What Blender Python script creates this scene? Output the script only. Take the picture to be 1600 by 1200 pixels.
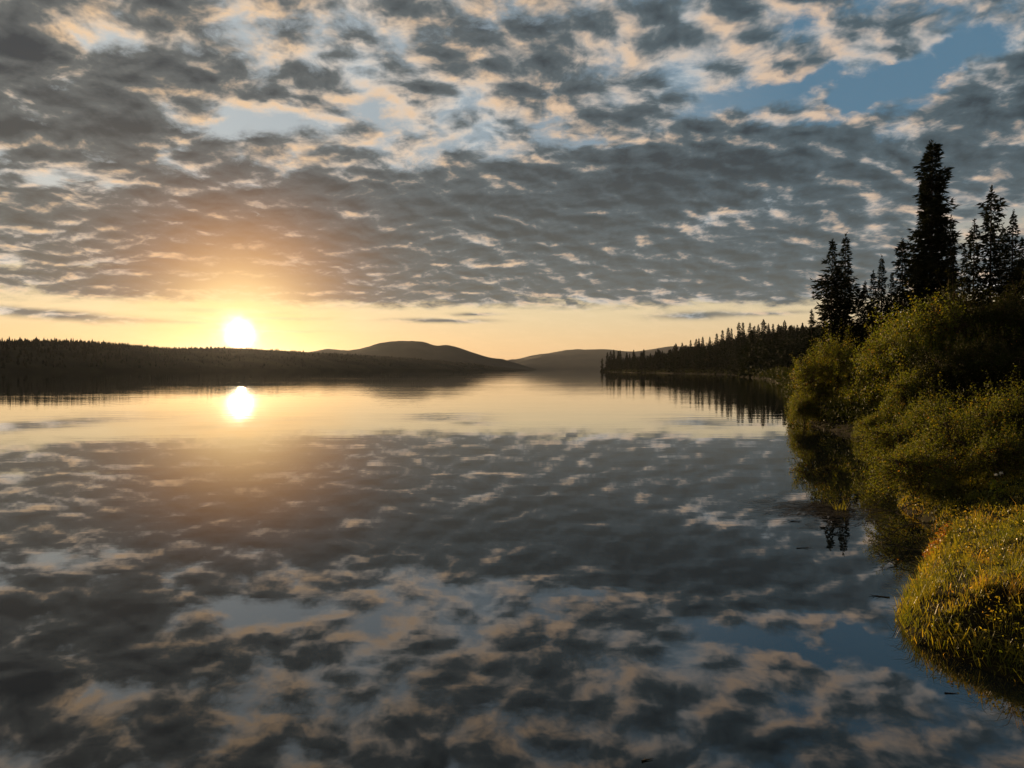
import bpy, math, random
import numpy as np
from mathutils import Vector, Matrix

scene = bpy.context.scene
for o in list(bpy.data.objects):
    bpy.data.objects.remove(o)
COL = scene.collection

# ------------------------------------------------------------------ camera
CAM_H = 2.2                      # eye height above the lake
F = 1200.0                       # focal length in pixels of the 1600 px wide photograph
PITCH = math.atan(23.0 / F)      # the horizon lies 23 px above the centre of the picture
cam_data = bpy.data.cameras.new('camera')
cam_data.sensor_fit = 'HORIZONTAL'
cam_data.angle = 2 * math.atan(800.0 / F)
cam_data.clip_start = 0.05
cam_data.clip_end = 80000
cam = bpy.data.objects.new('camera', cam_data)
cam.location = (0, 0, CAM_H)
cam.rotation_euler = (math.pi / 2 - PITCH, 0, 0)
COL.objects.link(cam)
scene.camera = cam


def ray(px, py):
    """world direction (y component 1) of a point of the photograph"""
    x = (px - 800.0) / F
    u = (600.0 - py) / F
    c, s = math.cos(PITCH), math.sin(PITCH)
    y = c + u * s
    z = u * c - s
    return x / y, 1.0, z / y


def at(px, py, dist):
    """world point at forward distance dist seen at pixel px, py"""
    x, y, z = ray(px, py)
    return x * dist, dist, CAM_H + z * dist


def on_water(px, py):
    x, y, z = ray(px, py)
    d = -CAM_H / z
    return x * d, d


def azel(px, py):
    x, y, z = ray(px, py)
    return math.atan2(x, y), math.atan2(z, math.hypot(x, y))


# ------------------------------------------------------------------ colour management
scene.view_settings.view_transform = 'Standard'
scene.view_settings.look = 'None'
EXPOSURE = 0.5
scene.view_settings.exposure = EXPOSURE
scene.view_settings.gamma = 1.0

SUN_AZ, SUN_EL = azel(376, 524)


# ------------------------------------------------------------------ node helper
class NB:
    def __init__(self, tree):
        self.t = tree
        self.n = tree.nodes
        self.l = tree.links

    def put(self, sock, v):
        if v is None:
            return
        if isinstance(v, bpy.types.NodeSocket):
            self.l.new(v, sock)
        else:
            if sock.type == 'RGBA' and len(v) == 3:
                v = (*v, 1.0)
            sock.default_value = v

    def math(self, op, a, b=None, c=None, clamp=False):
        n = self.n.new('ShaderNodeMath')
        n.operation = op
        n.use_clamp = clamp
        for s, v in zip(n.inputs, (a, b, c)):
            self.put(s, v)
        return n.outputs[0]

    def vec(self, op, a, b=None, scale=None):
        n = self.n.new('ShaderNodeVectorMath')
        n.operation = op
        self.put(n.inputs[0], a)
        if b is not None:
            self.put(n.inputs[1], b)
        if scale is not None:
            self.put(n.inputs['Scale'], scale)
        return n.outputs['Value'] if op in ('DOT_PRODUCT', 'LENGTH', 'DISTANCE') else n.outputs[0]

    def sep(self, v):
        n = self.n.new('ShaderNodeSeparateXYZ')
        self.put(n.inputs[0], v)
        return n.outputs

    def comb(self, x, y, z):
        n = self.n.new('ShaderNodeCombineXYZ')
        for s, v in zip(n.inputs, (x, y, z)):
            self.put(s, v)
        return n.outputs[0]

    def noise(self, v, scale, detail=4, rough=0.55, lac=2.0, dist=0.0, color=False):
        n = self.n.new('ShaderNodeTexNoise')
        self.put(n.inputs['Vector'], v)
        n.inputs['Scale'].default_value = scale
        n.inputs['Detail'].default_value = detail
        n.inputs['Roughness'].default_value = rough
        n.inputs['Lacunarity'].default_value = lac
        n.inputs['Distortion'].default_value = dist
        return n.outputs['Color'] if color else n.outputs['Fac']

    def maprange(self, v, a, b, c=0.0, d=1.0, kind='SMOOTHSTEP'):
        n = self.n.new('ShaderNodeMapRange')
        n.interpolation_type = kind
        self.put(n.inputs['Value'], v)
        for i, x in zip((1, 2, 3, 4), (a, b, c, d)):
            self.put(n.inputs[i], x)
        return n.outputs[0]

    def mix(self, f, a, b, kind='MIX'):
        n = self.n.new('ShaderNodeMix')
        n.data_type = 'RGBA'
        n.blend_type = kind
        n.clamp_factor = True
        self.put(n.inputs[0], f)
        self.put(n.inputs[6], a)
        self.put(n.inputs[7], b)
        return n.outputs[2]

    def ramp(self, f, stops, kind='LINEAR'):
        n = self.n.new('ShaderNodeValToRGB')
        cr = n.color_ramp
        cr.interpolation = kind
        while len(cr.elements) > 1:
            cr.elements.remove(cr.elements[-1])
        for i, (p, c) in enumerate(stops):
            e = cr.elements[0] if i == 0 else cr.elements.new(p)
            e.position = p
            e.color = (*c, 1.0) if len(c) == 3 else c
        self.put(n.inputs[0], f)
        return n.outputs[0]


def lin(r, g, b):
    f = lambda c: c / 12.92 if c <= 0.04045 else ((c + 0.055) / 1.055) ** 2.4
    return f(r / 255.0), f(g / 255.0), f(b / 255.0)

# ------------------------------------------------------------------ world: sunset sky with a broken cloud deck
world = bpy.data.worlds.new('World')
scene.world = world
world.use_nodes = True
wt = world.node_tree
wt.nodes.clear()
B = NB(wt)
tc = wt.nodes.new('ShaderNodeTexCoord')
D = B.vec('NORMALIZE', tc.outputs['Generated'])
dx, dy, dz = B.sep(D)
el = B.math('ARCSINE', dz)
az = B.math('ARCTAN2', dx, dy)

# cloud deck coordinates: where the line of sight meets a layer overhead
zz = B.math('ADD', B.math('MAXIMUM', dz, 0.0), 0.25)
P = B.comb(B.math('DIVIDE', dx, zz), B.math('DIVIDE', dy, zz), 0.0)
warp = B.vec('SUBTRACT', B.noise(P, 3.6, 4, 0.55, color=True), (0.5, 0.5, 0.5))
PW = B.vec('ADD', P, B.vec('SCALE', warp, scale=0.11))
sun2 = (math.sin(SUN_AZ), math.cos(SUN_AZ), 0.0)


def billow(v, detail):
    """altocumulus lumps: a broad swell carrying rounded cells with ragged detail"""
    big = B.noise(v, 3.2, 2, 0.5)
    cell = wt.nodes.new('ShaderNodeTexVoronoi')
    cell.feature = 'SMOOTH_F1'
    cell.voronoi_dimensions = '2D'
    cell.inputs['Scale'].default_value = 10.0
    cell.inputs['Smoothness'].default_value = 0.45
    cell.inputs['Randomness'].default_value = 1.0
    B.put(cell.inputs['Vector'], v)
    fb = B.noise(v, 9.6, detail, 0.60)
    h = B.math('MULTIPLY', big, 0.50)
    h = B.math('MULTIPLY_ADD', B.math('SUBTRACT', 0.55, cell.outputs['Distance']), 0.34, h)
    return B.math('MULTIPLY_ADD', fb, 0.62, h)


n_main = billow(PW, 7)
n_sun = billow(B.vec('ADD', PW, tuple(0.023 * s for s in sun2)), 4)
n_fine = B.noise(PW, 36.0, 6, 0.62)
n_tint = B.noise(PW, 4.8, 3, 0.55)

# azimuth / elevation frame, ragged by noise, in which the weather of this evening is laid out
rag = B.vec('SUBTRACT', B.noise(PW, 6.0, 5, 0.62, color=True), (0.5, 0.5, 0.5))
rag = B.vec('MULTIPLY', rag, (0.11, 0.06, 0.0))
AE = B.vec('ADD', B.comb(az, el, 0.0), rag)


def blobs(spots, coord=None):
    """sum of soft elliptical patches given as photo px, py, half-width, half-height, tilt(deg), weight"""
    acc = None
    for (px, py, rx, ry, rot, w) in spots:
        a0, e0 = azel(px, py)
        a1 = azel(px + rx, py)[0] - azel(px - rx, py)[0]
        e1 = azel(px, py - ry)[1] - azel(px, py + ry)[1]
        m = wt.nodes.new('ShaderNodeMapping')
        m.vector_type = 'TEXTURE'
        m.inputs['Location'].default_value = (a0, e0, 0)
        m.inputs['Rotation'].default_value = (0, 0, math.radians(rot))
        m.inputs['Scale'].default_value = (a1 * 0.75, e1 * 0.75, 1)
        B.put(m.inputs['Vector'], coord or AE)
        g = wt.nodes.new('ShaderNodeTexGradient')
        g.gradient_type = 'QUADRATIC_SPHERE'
        wt.links.new(m.outputs[0], g.inputs[0])
        acc = B.math('MULTIPLY_ADD', g.outputs['Fac'], w, acc if acc is not None else 0.0)
    return acc


COVER = [
    # the long dark bank
    (1070, 265, 270, 72, 8, 1.7), (1240, 205, 125, 62, 20, 1.6), (820, 275, 170, 45, 0, 0.9),
    (520, 285, 130, 40, 0, 0.8), (930, 345, 440, 90, 0, 1.1), (1110, 400, 350, 75, 0, 0.9),
    (300, 340, 380, 70, 0, 0.8), (600, 350, 330, 70, 0, 0.7), (500, 430, 900, 60, 0, 0.7),
    (1550, 165, 170, 60, 22, 1.3), (1500, 240, 200, 60, 8, 0.8), (1250, 425, 260, 45, 0, 1.0),
    (1530, 205, 160, 50, 10, 0.5), (1230, 290, 200, 50, 0, 0.7),
    # upper left lumps
    (30, 75, 130, 95, -10, 2.0), (190, 118, 95, 50, 0, 1.3), (170, 195, 85, 48, 0, 1.7),
    (20, 215, 80, 52, 0, 1.6), (320, 130, 66, 38, 0, 1.2), (450, 108, 90, 45, 0, 0.7),
    (280, 20, 170, 40, 0, 0.5), (620, 15, 150, 35, 0, 0.6), (720, 120, 80, 45, 0, 0.6),
    (880, 105, 140, 50, 0, 0.7), (960, 50, 120, 50, 0, 0.3), (760, 175, 130, 30, 0, 0.4),
    (960, 180, 120, 40, 0, 0.5), (1080, 40, 110, 50, 0, 0.5), (1170, 100, 90, 45, 0, 0.3),
    (1370, 60, 130, 45, -8, 0.55), (1270, 105, 80, 25, 20, 0.3), (1570, 30, 90, 50, 0, 0.45),
    # openings
    (1345, 145, 260, 52, 16, -2.6), (1180, 152, 200, 32, 8, -1.4), (1480, 95, 200, 36, 15, -1.6), (1250, 30, 60, 60, 0, -0.8), (1480, 25, 60, 40, 0, -0.8),
    (570, 190, 120, 30, 0, -0.45), (660, 205, 200, 35, 0, -0.35), (440, 190, 110, 25, -12, -0.3),
    (930, 225, 160, 18, 8, -0.8), (690, 90, 90, 40, 0, -0.3), (460, 55, 60, 40, 0, -0.5),
    (120, 60, 60, 30, -30, -0.7), (115, 130, 35, 40, 0, -0.5), (255, 135, 22, 30, 0, -0.5),
    (100, 285, 60, 18, 0, -0.7), (400, 275, 30, 25, 0, -0.7), (1150, 335, 130, 16, 4, -0.8),
    (1560, 345, 150, 40, 10, -0.9), (1400, 385, 110, 25, 0, -0.7), (1300, 20, 100, 30, 0, -0.4),
    (1390, 195, 80, 25, 10, -0.6), (1010, 150, 60, 25, 0, -0.4), (860, 60, 50, 30, 0, -0.3),
    (400, 340, 14, 10, 0, -0.8), (60, 320, 90, 9, -5, -0.7), (870, 468, 60, 10, 0, -0.8),
    (1000, 410, 60, 8, 0, -0.5), (100, 420, 160, 10, 0, -0.45), (960, 330, 50, 10, 10, -0.5),
]
LOW = [   # thin streaks in the clear strip over the horizon
    (60, 490, 200, 11, -3, 1.2), (390, 497, 130, 5, 0, 1.0), (365, 486, 110, 6, 0, 1.0),
    (690, 501, 95, 5, 0, 1.1), (745, 491, 50, 4, 0, 0.9), (1085, 493, 90, 9, 0, 1.0),
    (1200, 489, 90, 5, 0, 0.7), (300, 503, 120, 5, -2, 0.6), (410, 517, 110, 3, 0, 0.7),
]
lay = B.math('MULTIPLY', blobs(COVER), 0.85)
AE2 = B.vec('ADD', B.comb(az, el, 0.0), B.vec('MULTIPLY', rag, (0.25, 0.12, 0.0)))
low = blobs(LOW, AE2)

# the deck ends a few degrees above the horizon
edge = B.maprange(B.math('ADD', el, B.math('MULTIPLY', B.sep(rag)[1], 0.5)),
                  azel(800, 488)[1], azel(800, 462)[1])
amp = B.maprange(el, azel(800, 470)[1], azel(800, 250)[1], 2.0, 3.7)
amp = B.math('MULTIPLY', amp, B.math('MULTIPLY_ADD', B.math('MINIMUM', B.math('MAXIMUM', lay, 0.0), 1.6), -0.48, 1.0))
base = B.math('MULTIPLY_ADD', B.math('SUBTRACT', n_main, 0.61), amp, 0.30)
base = B.math('MULTIPLY_ADD', B.math('SUBTRACT', n_fine, 0.5), 1.25, base)
cov = B.math('ADD', base, lay)
cov = B.math('ADD', B.math('MULTIPLY', cov, edge),
             B.math('MULTIPLY', B.math('SUBTRACT', 1.0, edge), -0.5))
cov = B.math('ADD', cov, B.math('MULTIPLY', low, 1.0))
alpha = B.maprange(cov, -0.62, 0.34)
thick = B.math('MULTIPLY', B.math('MULTIPLY_ADD', lay, 0.62, B.math('MULTIPLY', base, 0.85)), 0.9)
thick = B.math('MINIMUM', B.math('MAXIMUM', thick, -0.3), 1.6)
lit = B.math('SUBTRACT', n_main, n_sun)

# angle to the sun
sd = Vector((math.sin(SUN_AZ) * math.cos(SUN_EL), math.cos(SUN_AZ) * math.cos(SUN_EL), math.sin(SUN_EL)))
cosa = B.vec('DOT_PRODUCT', D, tuple(sd))
ang = B.math('ARCCOSINE', B.math('MINIMUM', cosa, 1.0))


def gauss(x, sigma):
    q = B.math('DIVIDE', x, sigma)
    return B.math('POWER', math.e, B.math('MULTIPLY', B.math('MULTIPLY', q, q), -0.5))


def expo(x, k):
    return B.math('POWER', math.e, B.math('DIVIDE', x, -k))


glow_wide = gauss(ang, math.radians(9.0))
glow_mid = gauss(ang, math.radians(3.2))

# clear air: physical sky
sky = wt.nodes.new('ShaderNodeTexSky')
sky.sky_type = 'NISHITA'
sky.sun_disc = False
sky.sun_elevation = SUN_EL
sky.sun_rotation = SUN_AZ
sky.altitude = 700
sky.air_density = 1.0
sky.dust_density = 0.6
sky.ozone_density = 1.0
SKY_STRENGTH = 0.12
K = 2 ** -EXPOSURE / SKY_STRENGTH          # colours below are what the sky radiates; the Background scales them back


def tone(r, g, b):
    return tuple(K * c for c in lin(r, g, b))


upness = B.maprange(el, azel(800, 480)[1], azel(800, 150)[1], kind='LINEAR')
right = B.maprange(az, azel(150, 300)[0], azel(1250, 300)[0], kind='LINEAR')
# dust and moisture pale the low air to cream, deepening to steel blue away from the sun
pale = B.mix(right, tone(246, 220, 174), tone(228, 208, 170))
pale = B.mix(B.maprange(el, 0.0, 0.085), B.mix(right, tone(250, 204, 142), tone(238, 194, 144)), pale)
high = B.mix(right, tone(194, 201, 203), tone(84, 122, 148))
grad = B.mix(B.maprange(el, 0.07, 0.24), pale, high)
grad = B.mix(B.maprange(B.vec('DISTANCE', AE, (SUN_AZ, SUN_EL, 0.0)), 0.17, 0.02, 0.0, 0.6), grad, tone(255, 190, 96))
clear = B.mix(0.9, sky.outputs[0], grad)

GLOSS = [   # where the deck is thin enough to take the evening light, and where it is heavy
    (620, 170, 230, 110, 0, 0.6), (1350, 70, 260, 80, -5, 0.5), (1080, 110, 240, 120, 0, 0.3),
    (110, 90, 90, 80, 0, 0.3), (1150, 340, 130, 25, 4, 0.5), (1420, 205, 60, 20, 0, 0.5),
    (1080, 270, 260, 70, 6, -0.5), (180, 190, 110, 60, 0, -0.6), (30, 90, 110, 100, 0, -0.7), (30, 215, 90, 50, 0, -0.5),
    (600, 330, 500, 70, 0, -0.25), (1000, 470, 300, 20, 0, 0.3), (100, 285, 80, 30, 0, 0.3),
]
# shaded bellies of the clouds
dark = B.mix(right, tone(56, 60, 64), tone(38, 51, 61))
dark_low = B.mix(right, tone(92, 89, 82), tone(74, 84, 86))
dark = B.mix(upness, dark_low, dark)
mid = B.mix(right, tone(104, 106, 104), tone(84, 100, 108))
# thin sunlit cloud: cream to peach, whiter and bluer on the side away from the sun
peach = B.mix(right, tone(240, 204, 164), tone(216, 190, 166))
white = B.mix(right, tone(222, 226, 226), tone(160, 182, 196))
warmth = B.math('MULTIPLY_ADD', lit, 3.0, B.math('MULTIPLY_ADD', B.math('SUBTRACT', n_tint, 0.5), 2.2, 0.5), clamp=True)
bright = B.mix(warmth, white, peach)
light = B.math('MULTIPLY_ADD', lit, 5.5, 0.60)
light = B.math('MULTIPLY_ADD', thick, -0.80, light)
light = B.math('MULTIPLY_ADD', B.math('SUBTRACT', n_fine, 0.5), 0.7, light)
light = B.math('ADD', light, B.math('MULTIPLY', blobs(GLOSS), 1.0))
cloud = B.mix(B.maprange(light, -0.8, 0.6), dark, mid)
cloud = B.mix(B.maprange(light, 0.25, 1.15), cloud, bright)
pillar = B.vec('LENGTH', B.vec('MULTIPLY', B.vec('SUBTRACT', AE2, (SUN_AZ, azel(400, 440)[1], 0.0)), (1.0 / 0.11, 1.0 / 0.075, 0.0)))
cloud = B.mix(B.math('MULTIPLY', gauss(pillar, 0.8), 0.6), cloud, tone(216, 136, 78))
cloud = B.mix(B.math('MULTIPLY', glow_mid, 0.9), cloud, tuple(1.25 * c for c in tone(255, 216, 146)))
alpha = B.math('MULTIPLY', alpha, 0.97)
air = B.mix(alpha, clear, cloud)
# the evening sky is darker overhead and in the east, away from the sun
east = B.maprange(B.vec('DOT_PRODUCT', D, (math.sin(SUN_AZ), math.cos(SUN_AZ), 0.0)), -0.35, 0.5, 0.30, 1.0)
over = B.maprange(el, math.radians(30), math.radians(65), 1.0, 0.45)
air = B.vec('SCALE', air, scale=B.math('MULTIPLY', east, over))
# the sun with its aureole shining through thin cloud
glare = B.noise(AE2, 26.0, 3, 0.6)
angn = B.math('MULTIPLY', ang, B.math('MULTIPLY_ADD', B.math('SUBTRACT', glare, 0.5), 1.1, 1.0))
sun_core = B.math('MULTIPLY', expo(angn, math.radians(0.25)), 55.0 * K)
sun_halo = B.math('MULTIPLY', expo(angn, math.radians(0.7)), 0.8 * K)
sun_wide = B.math('MULTIPLY', expo(ang, math.radians(4.5)), 0.03 * K)
add = B.vec('SCALE', (1.0, 0.86, 0.60), scale=sun_core)
add = B.vec('ADD', add, B.vec('SCALE', (1.0, 0.62, 0.22), scale=sun_halo))
add = B.vec('ADD', add, B.vec('SCALE', (1.0, 0.52, 0.16), scale=sun_wide))
air = B.vec('ADD', air, add)
bg = wt.nodes.new('ShaderNodeBackground')
bg.inputs['Strength'].default_value = SKY_STRENGTH
B.put(bg.inputs['Color'], air)
wo = wt.nodes.new('ShaderNodeOutputWorld')
wt.links.new(bg.outputs[0], wo.inputs['Surface'])
world.cycles.sampling_method = 'MANUAL'
world.cycles.sample_map_resolution = 1024

# ------------------------------------------------------------------ sun
sun_data = bpy.data.lights.new('sun', 'SUN')
sun_data.energy = 5.0
sun_data.angle = math.radians(0.53)
sun_data.color = (1.0, 0.66, 0.34)
sun_ob = bpy.data.objects.new('sun', sun_data)
sun_ob.rotation_euler = (-sd).to_track_quat('-Z', 'Y').to_euler()
sun_ob.location = (0, 0, 50)
COL.objects.link(sun_ob)

# ------------------------------------------------------------------ materials
def new_mat(name):
    m = bpy.data.materials.new(name)
    m.use_nodes = True
    m.node_tree.nodes.clear()
    out = m.node_tree.nodes.new('ShaderNodeOutputMaterial')
    return m, NB(m.node_tree), out


def water_material():
    m, b, out = new_mat('lake water')
    p = m.node_tree.nodes.new('ShaderNodeBsdfPrincipled')
    p.inputs['Base Color'].default_value = (0.012, 0.016, 0.016, 1)
    p.inputs['Roughness'].default_value = 0.0
    p.inputs['IOR'].default_value = 1.88
    geo = m.node_tree.nodes.new('ShaderNodeNewGeometry')
    pos = geo.outputs['Position']
    a = b.noise(b.vec('MULTIPLY', pos, (0.5, 1.3, 1.0)), 0.9, 3, 0.5)
    c = b.noise(b.vec('MULTIPLY', pos, (0.35, 1.0, 1.0)), 0.12, 3, 0.5)
    calm = b.maprange(b.noise(b.vec('MULTIPLY', pos, (0.4, 1.0, 1.0)), 0.02, 2, 0.5), 0.35, 0.65, 0.35, 1.0)
    # a light breeze wrinkles the water farther out, the shore lies sheltered
    away = b.maprange(b.vec('LENGTH', pos), 18.0, 60.0, 0.45, 2.2)
    a = b.math('MULTIPLY', a, away)
    h = b.math('ADD', b.math('MULTIPLY', a, 0.0045), b.math('MULTIPLY', c, 0.022))
    bump = m.node_tree.nodes.new('ShaderNodeBump')
    bump.inputs['Strength'].default_value = 1.0
    bump.inputs['Distance'].default_value = 1.0
    b.put(bump.inputs['Height'], b.math('MULTIPLY', h, calm))
    b.put(p.inputs['Normal'], bump.outputs[0])
    b.l.new(p.outputs[0], out.inputs['Surface'])
    return m


WATER_R = 14000.0
me = bpy.data.meshes.new('lake_water')
me.from_pydata([(-WATER_R, -WATER_R, 0), (WATER_R, -WATER_R, 0), (WATER_R, WATER_R, 0), (-WATER_R, WATER_R, 0)], [], [(0, 1, 2, 3)])
me.materials.append(water_material())
lake = bpy.data.objects.new('lake_water', me)
lake['kind'] = 'structure'
lake['label'] = 'calm mirror-like lake reflecting the sunset clouds'
COL.objects.link(lake)

# ------------------------------------------------------------------ geometry helpers
rng = np.random.default_rng(7)


class Quads:
    """collects four-cornered faces with a per-face tint value"""
    def __init__(self):
        self.v = []
        self.t = []

    def add(self, q, tint=0.5):
        q = np.asarray(q, dtype=np.float32).reshape(-1, 4, 3)
        self.v.append(q)
        self.t.append(np.broadcast_to(np.asarray(tint, dtype=np.float32), (len(q),)))

    def tube(self, pts, radii, sides=6, tint=0.5):
        pts = np.asarray(pts, dtype=np.float64)
        radii = np.asarray(radii, dtype=np.float64)
        d = np.gradient(pts, axis=0)
        d /= np.linalg.norm(d, axis=1)[:, None] + 1e-9
        ref = np.where(np.abs(d[:, 2:3]) > 0.9, [[1.0, 0, 0]], [[0, 0, 1.0]])
        a = np.cross(d, ref)
        a /= np.linalg.norm(a, axis=1)[:, None] + 1e-9
        b = np.cross(d, a)
        th = np.linspace(0, 2 * math.pi, sides, endpoint=False)
        ring = pts[:, None] + radii[:, None, None] * (np.cos(th)[None, :, None] * a[:, None] + np.sin(th)[None, :, None] * b[:, None])
        n = np.roll(ring, -1, axis=1)
        q = np.stack([ring[:-1], n[:-1], n[1:], ring[1:]], axis=2)
        self.add(q.reshape(-1, 4, 3), tint)

    def mesh(self, name, mat, smooth=False):
        v = np.concatenate(self.v)
        t = np.repeat(np.concatenate(self.t), 4)
        n = len(v)
        me = bpy.data.meshes.new(name)
        me.vertices.add(n * 4)
        me.vertices.foreach_set('co', v.reshape(-1).astype(np.float32))
        me.loops.add(n * 4)
        me.loops.foreach_set('vertex_index', np.arange(n * 4, dtype=np.int32))
        me.polygons.add(n)
        me.polygons.foreach_set('loop_start', np.arange(0, n * 4, 4, dtype=np.int32))
        me.update(calc_edges=True)
        at_ = me.attributes.new('tint', 'FLOAT', 'POINT')
        at_.data.foreach_set('value', t.astype(np.float32))
        me.materials.append(mat)
        if smooth:
            me.polygons.foreach_set('use_smooth', np.ones(n, dtype=bool))
        return me


def link(name, data, parent=None, loc=None):
    o = bpy.data.objects.new(name, data)
    COL.objects.link(o)
    if parent is not None:
        o.parent = parent
    if loc is not None:
        o.location = loc
    return o


def tag(o, label=None, cat=None, group=None, kind=None):
    for k, v in (('label', label), ('category', cat), ('group', group), ('kind', kind)):
        if v:
            o[k] = v
    return o


def clone(root):
    """a thing with copies of its parts"""
    r = root.copy()
    COL.objects.link(r)
    for ch in list(root.children):
        c = ch.copy()
        COL.objects.link(c)
        c.parent = r
    return r


def leaves(q, centers, dirs, length, width, tint, fold=0.0):
    """lens-shaped leaves at centers, pointing along dirs"""
    n = len(centers)
    d = dirs / (np.linalg.norm(dirs, axis=1)[:, None] + 1e-9)
    r = rng.normal(size=(n, 3))
    s = np.cross(d, r)
    s /= np.linalg.norm(s, axis=1)[:, None] + 1e-9
    L = np.broadcast_to(length, (n,))[:, None]
    W = np.broadcast_to(width, (n,))[:, None]
    p0 = centers
    p2 = centers + d * L
    mid = centers + d * L * 0.45
    nrm = np.cross(d, s)
    up = nrm * W * fold
    q.add(np.stack([p0, mid + s * W * 0.5 + up, p2, mid - s * W * 0.5 + up], axis=1), tint)


def heightfield(name, X, Y, Z, mat, smooth=True):
    ny, nx = X.shape
    v = np.stack([X, Y, Z], axis=2).reshape(-1, 3)
    i = np.arange(ny * nx).reshape(ny, nx)
    f = np.stack([i[:-1, :-1], i[:-1, 1:], i[1:, 1:], i[1:, :-1]], axis=2).reshape(-1, 4)
    me = bpy.data.meshes.new(name)
    me.vertices.add(len(v))
    me.vertices.foreach_set('co', v.reshape(-1).astype(np.float32))
    me.loops.add(len(f) * 4)
    me.loops.foreach_set('vertex_index', f.reshape(-1).astype(np.int32))
    me.polygons.add(len(f))
    me.polygons.foreach_set('loop_start', np.arange(0, len(f) * 4, 4, dtype=np.int32))
    me.update(calc_edges=True)
    if smooth:
        me.polygons.foreach_set('use_smooth', np.ones(len(f), dtype=bool))
    me.materials.append(mat)
    return me


# value noise for terrain
_PERM = rng.random((256, 256))


def vnoise(x, y):
    xi = np.floor(x).astype(int)
    yi = np.floor(y).astype(int)
    fx = x - xi
    fy = y - yi
    fx = fx * fx * (3 - 2 * fx)
    fy = fy * fy * (3 - 2 * fy)
    g = lambda a, b: _PERM[a % 256, b % 256]
    return (g(xi, yi) * (1 - fx) + g(xi + 1, yi) * fx) * (1 - fy) + (g(xi, yi + 1) * (1 - fx) + g(xi + 1, yi + 1) * fx) * fy


def fbm(x, y, n=4):
    s, a, t = 0.0, 1.0, 0.0
    for k in range(n):
        s = s + a * (vnoise(x * 2 ** k + 17 * k, y * 2 ** k + 31 * k) - 0.5)
        t += a
        a *= 0.5
    return s / t


# ------------------------------------------------------------------ plant and ground materials
def leaf_material(name, stops, trans=0.45, rough=0.45, patch=None, spec=0.35, glow=(2.0, 1.75, 0.6)):
    m, b, out = new_mat(name)
    at_ = m.node_tree.nodes.new('ShaderNodeAttribute')
    at_.attribute_name = 'tint'
    fac = at_.outputs['Fac']
    if patch:
        geo = m.node_tree.nodes.new('ShaderNodeNewGeometry')
        nz = b.noise(geo.outputs['Position'], patch, 3, 0.6)
        fac = b.math('ADD', fac, b.math('MULTIPLY', b.math('SUBTRACT', nz, 0.5), 1.5), clamp=True)
    col = b.ramp(fac, stops)
    p = m.node_tree.nodes.new('ShaderNodeBsdfPrincipled')
    b.put(p.inputs['Base Color'], col)
    p.inputs['Roughness'].default_value = rough
    p.inputs['Specular IOR Level'].default_value = spec
    t = m.node_tree.nodes.new('ShaderNodeBsdfTranslucent')
    b.put(t.inputs['Color'], b.mix(1.0, col, glow, 'MULTIPLY'))
    ms = m.node_tree.nodes.new('ShaderNodeMixShader')
    ms.inputs[0].default_value = trans
    m.node_tree.links.new(p.outputs[0], ms.inputs[1])
    m.node_tree.links.new(t.outputs[0], ms.inputs[2])
    m.node_tree.links.new(ms.outputs[0], out.inputs['Surface'])
    return m


def plain_material(name, c1, c2, scale, rough=0.9, bump=0.0):
    m, b, out = new_mat(name)
    geo = m.node_tree.nodes.new('ShaderNodeNewGeometry')
    nz = b.noise(geo.outputs['Position'], scale, 5, 0.6)
    p = m.node_tree.nodes.new('ShaderNodeBsdfPrincipled')
    b.put(p.inputs['Base Color'], b.mix(b.maprange(nz, 0.35, 0.65), c1, c2))
    p.inputs['Roughness'].default_value = rough
    p.inputs['Specular IOR Level'].default_value = 0.03
    if bump:
        bp = m.node_tree.nodes.new('ShaderNodeBump')
        bp.inputs['Distance'].default_value = bump
        b.put(bp.inputs['Height'], nz)
        b.put(p.inputs['Normal'], bp.outputs[0])
    m.node_tree.links.new(p.outputs[0], out.inputs['Surface'])
    return m


M_BARK = plain_material('spruce bark', (0.045, 0.034, 0.026), (0.09, 0.07, 0.055), 9.0, bump=0.01)
M_STEM = plain_material('willow bark', (0.06, 0.045, 0.03), (0.11, 0.08, 0.05), 12.0)
M_NEEDLE = leaf_material('spruce needles', [(0.0, (0.012, 0.019, 0.010)), (0.6, (0.020, 0.028, 0.013)), (1.0, (0.036, 0.034, 0.016))], 0.05, 0.85, spec=0.03)
M_WILLOW = leaf_material('willow leaves', [(0.0, (0.055, 0.090, 0.020)), (0.5, (0.110, 0.140, 0.028)), (0.85, (0.22, 0.18, 0.03)), (1.0, (0.34, 0.16, 0.03))], 0.42, 0.55, spec=0.2, glow=(2.2, 1.9, 0.6))
M_SHADED_LEAF = leaf_material('shade-darkened leaves', [(0.0, (0.022, 0.034, 0.010)), (0.6, (0.045, 0.055, 0.014)), (1.0, (0.10, 0.085, 0.02))], 0.22, 0.7, spec=0.1, glow=(1.2, 1.1, 0.5))  # shade of the willow dome put into the leaf colour; undergrowth shares it
M_GRASS = leaf_material('bank grass', [(0.0, (0.07, 0.11, 0.02)), (0.45, (0.19, 0.20, 0.03)), (0.78, (0.33, 0.29, 0.045)), (1.0, (0.48, 0.30, 0.08))], 0.45, 0.4, patch=1.3)
M_RED = leaf_material('turning leaves', [(0.0, (0.16, 0.10, 0.02)), (0.6, (0.30, 0.12, 0.03)), (1.0, (0.36, 0.10, 0.04))], 0.4)
M_SOIL = plain_material('shore soil', (0.012, 0.010, 0.007), (0.026, 0.024, 0.012), 1.4, bump=0.06)
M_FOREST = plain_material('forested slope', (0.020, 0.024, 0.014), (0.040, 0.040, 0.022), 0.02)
M_FAR = plain_material('far mountain', (0.035, 0.038, 0.032), (0.055, 0.052, 0.042), 0.004)
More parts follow.
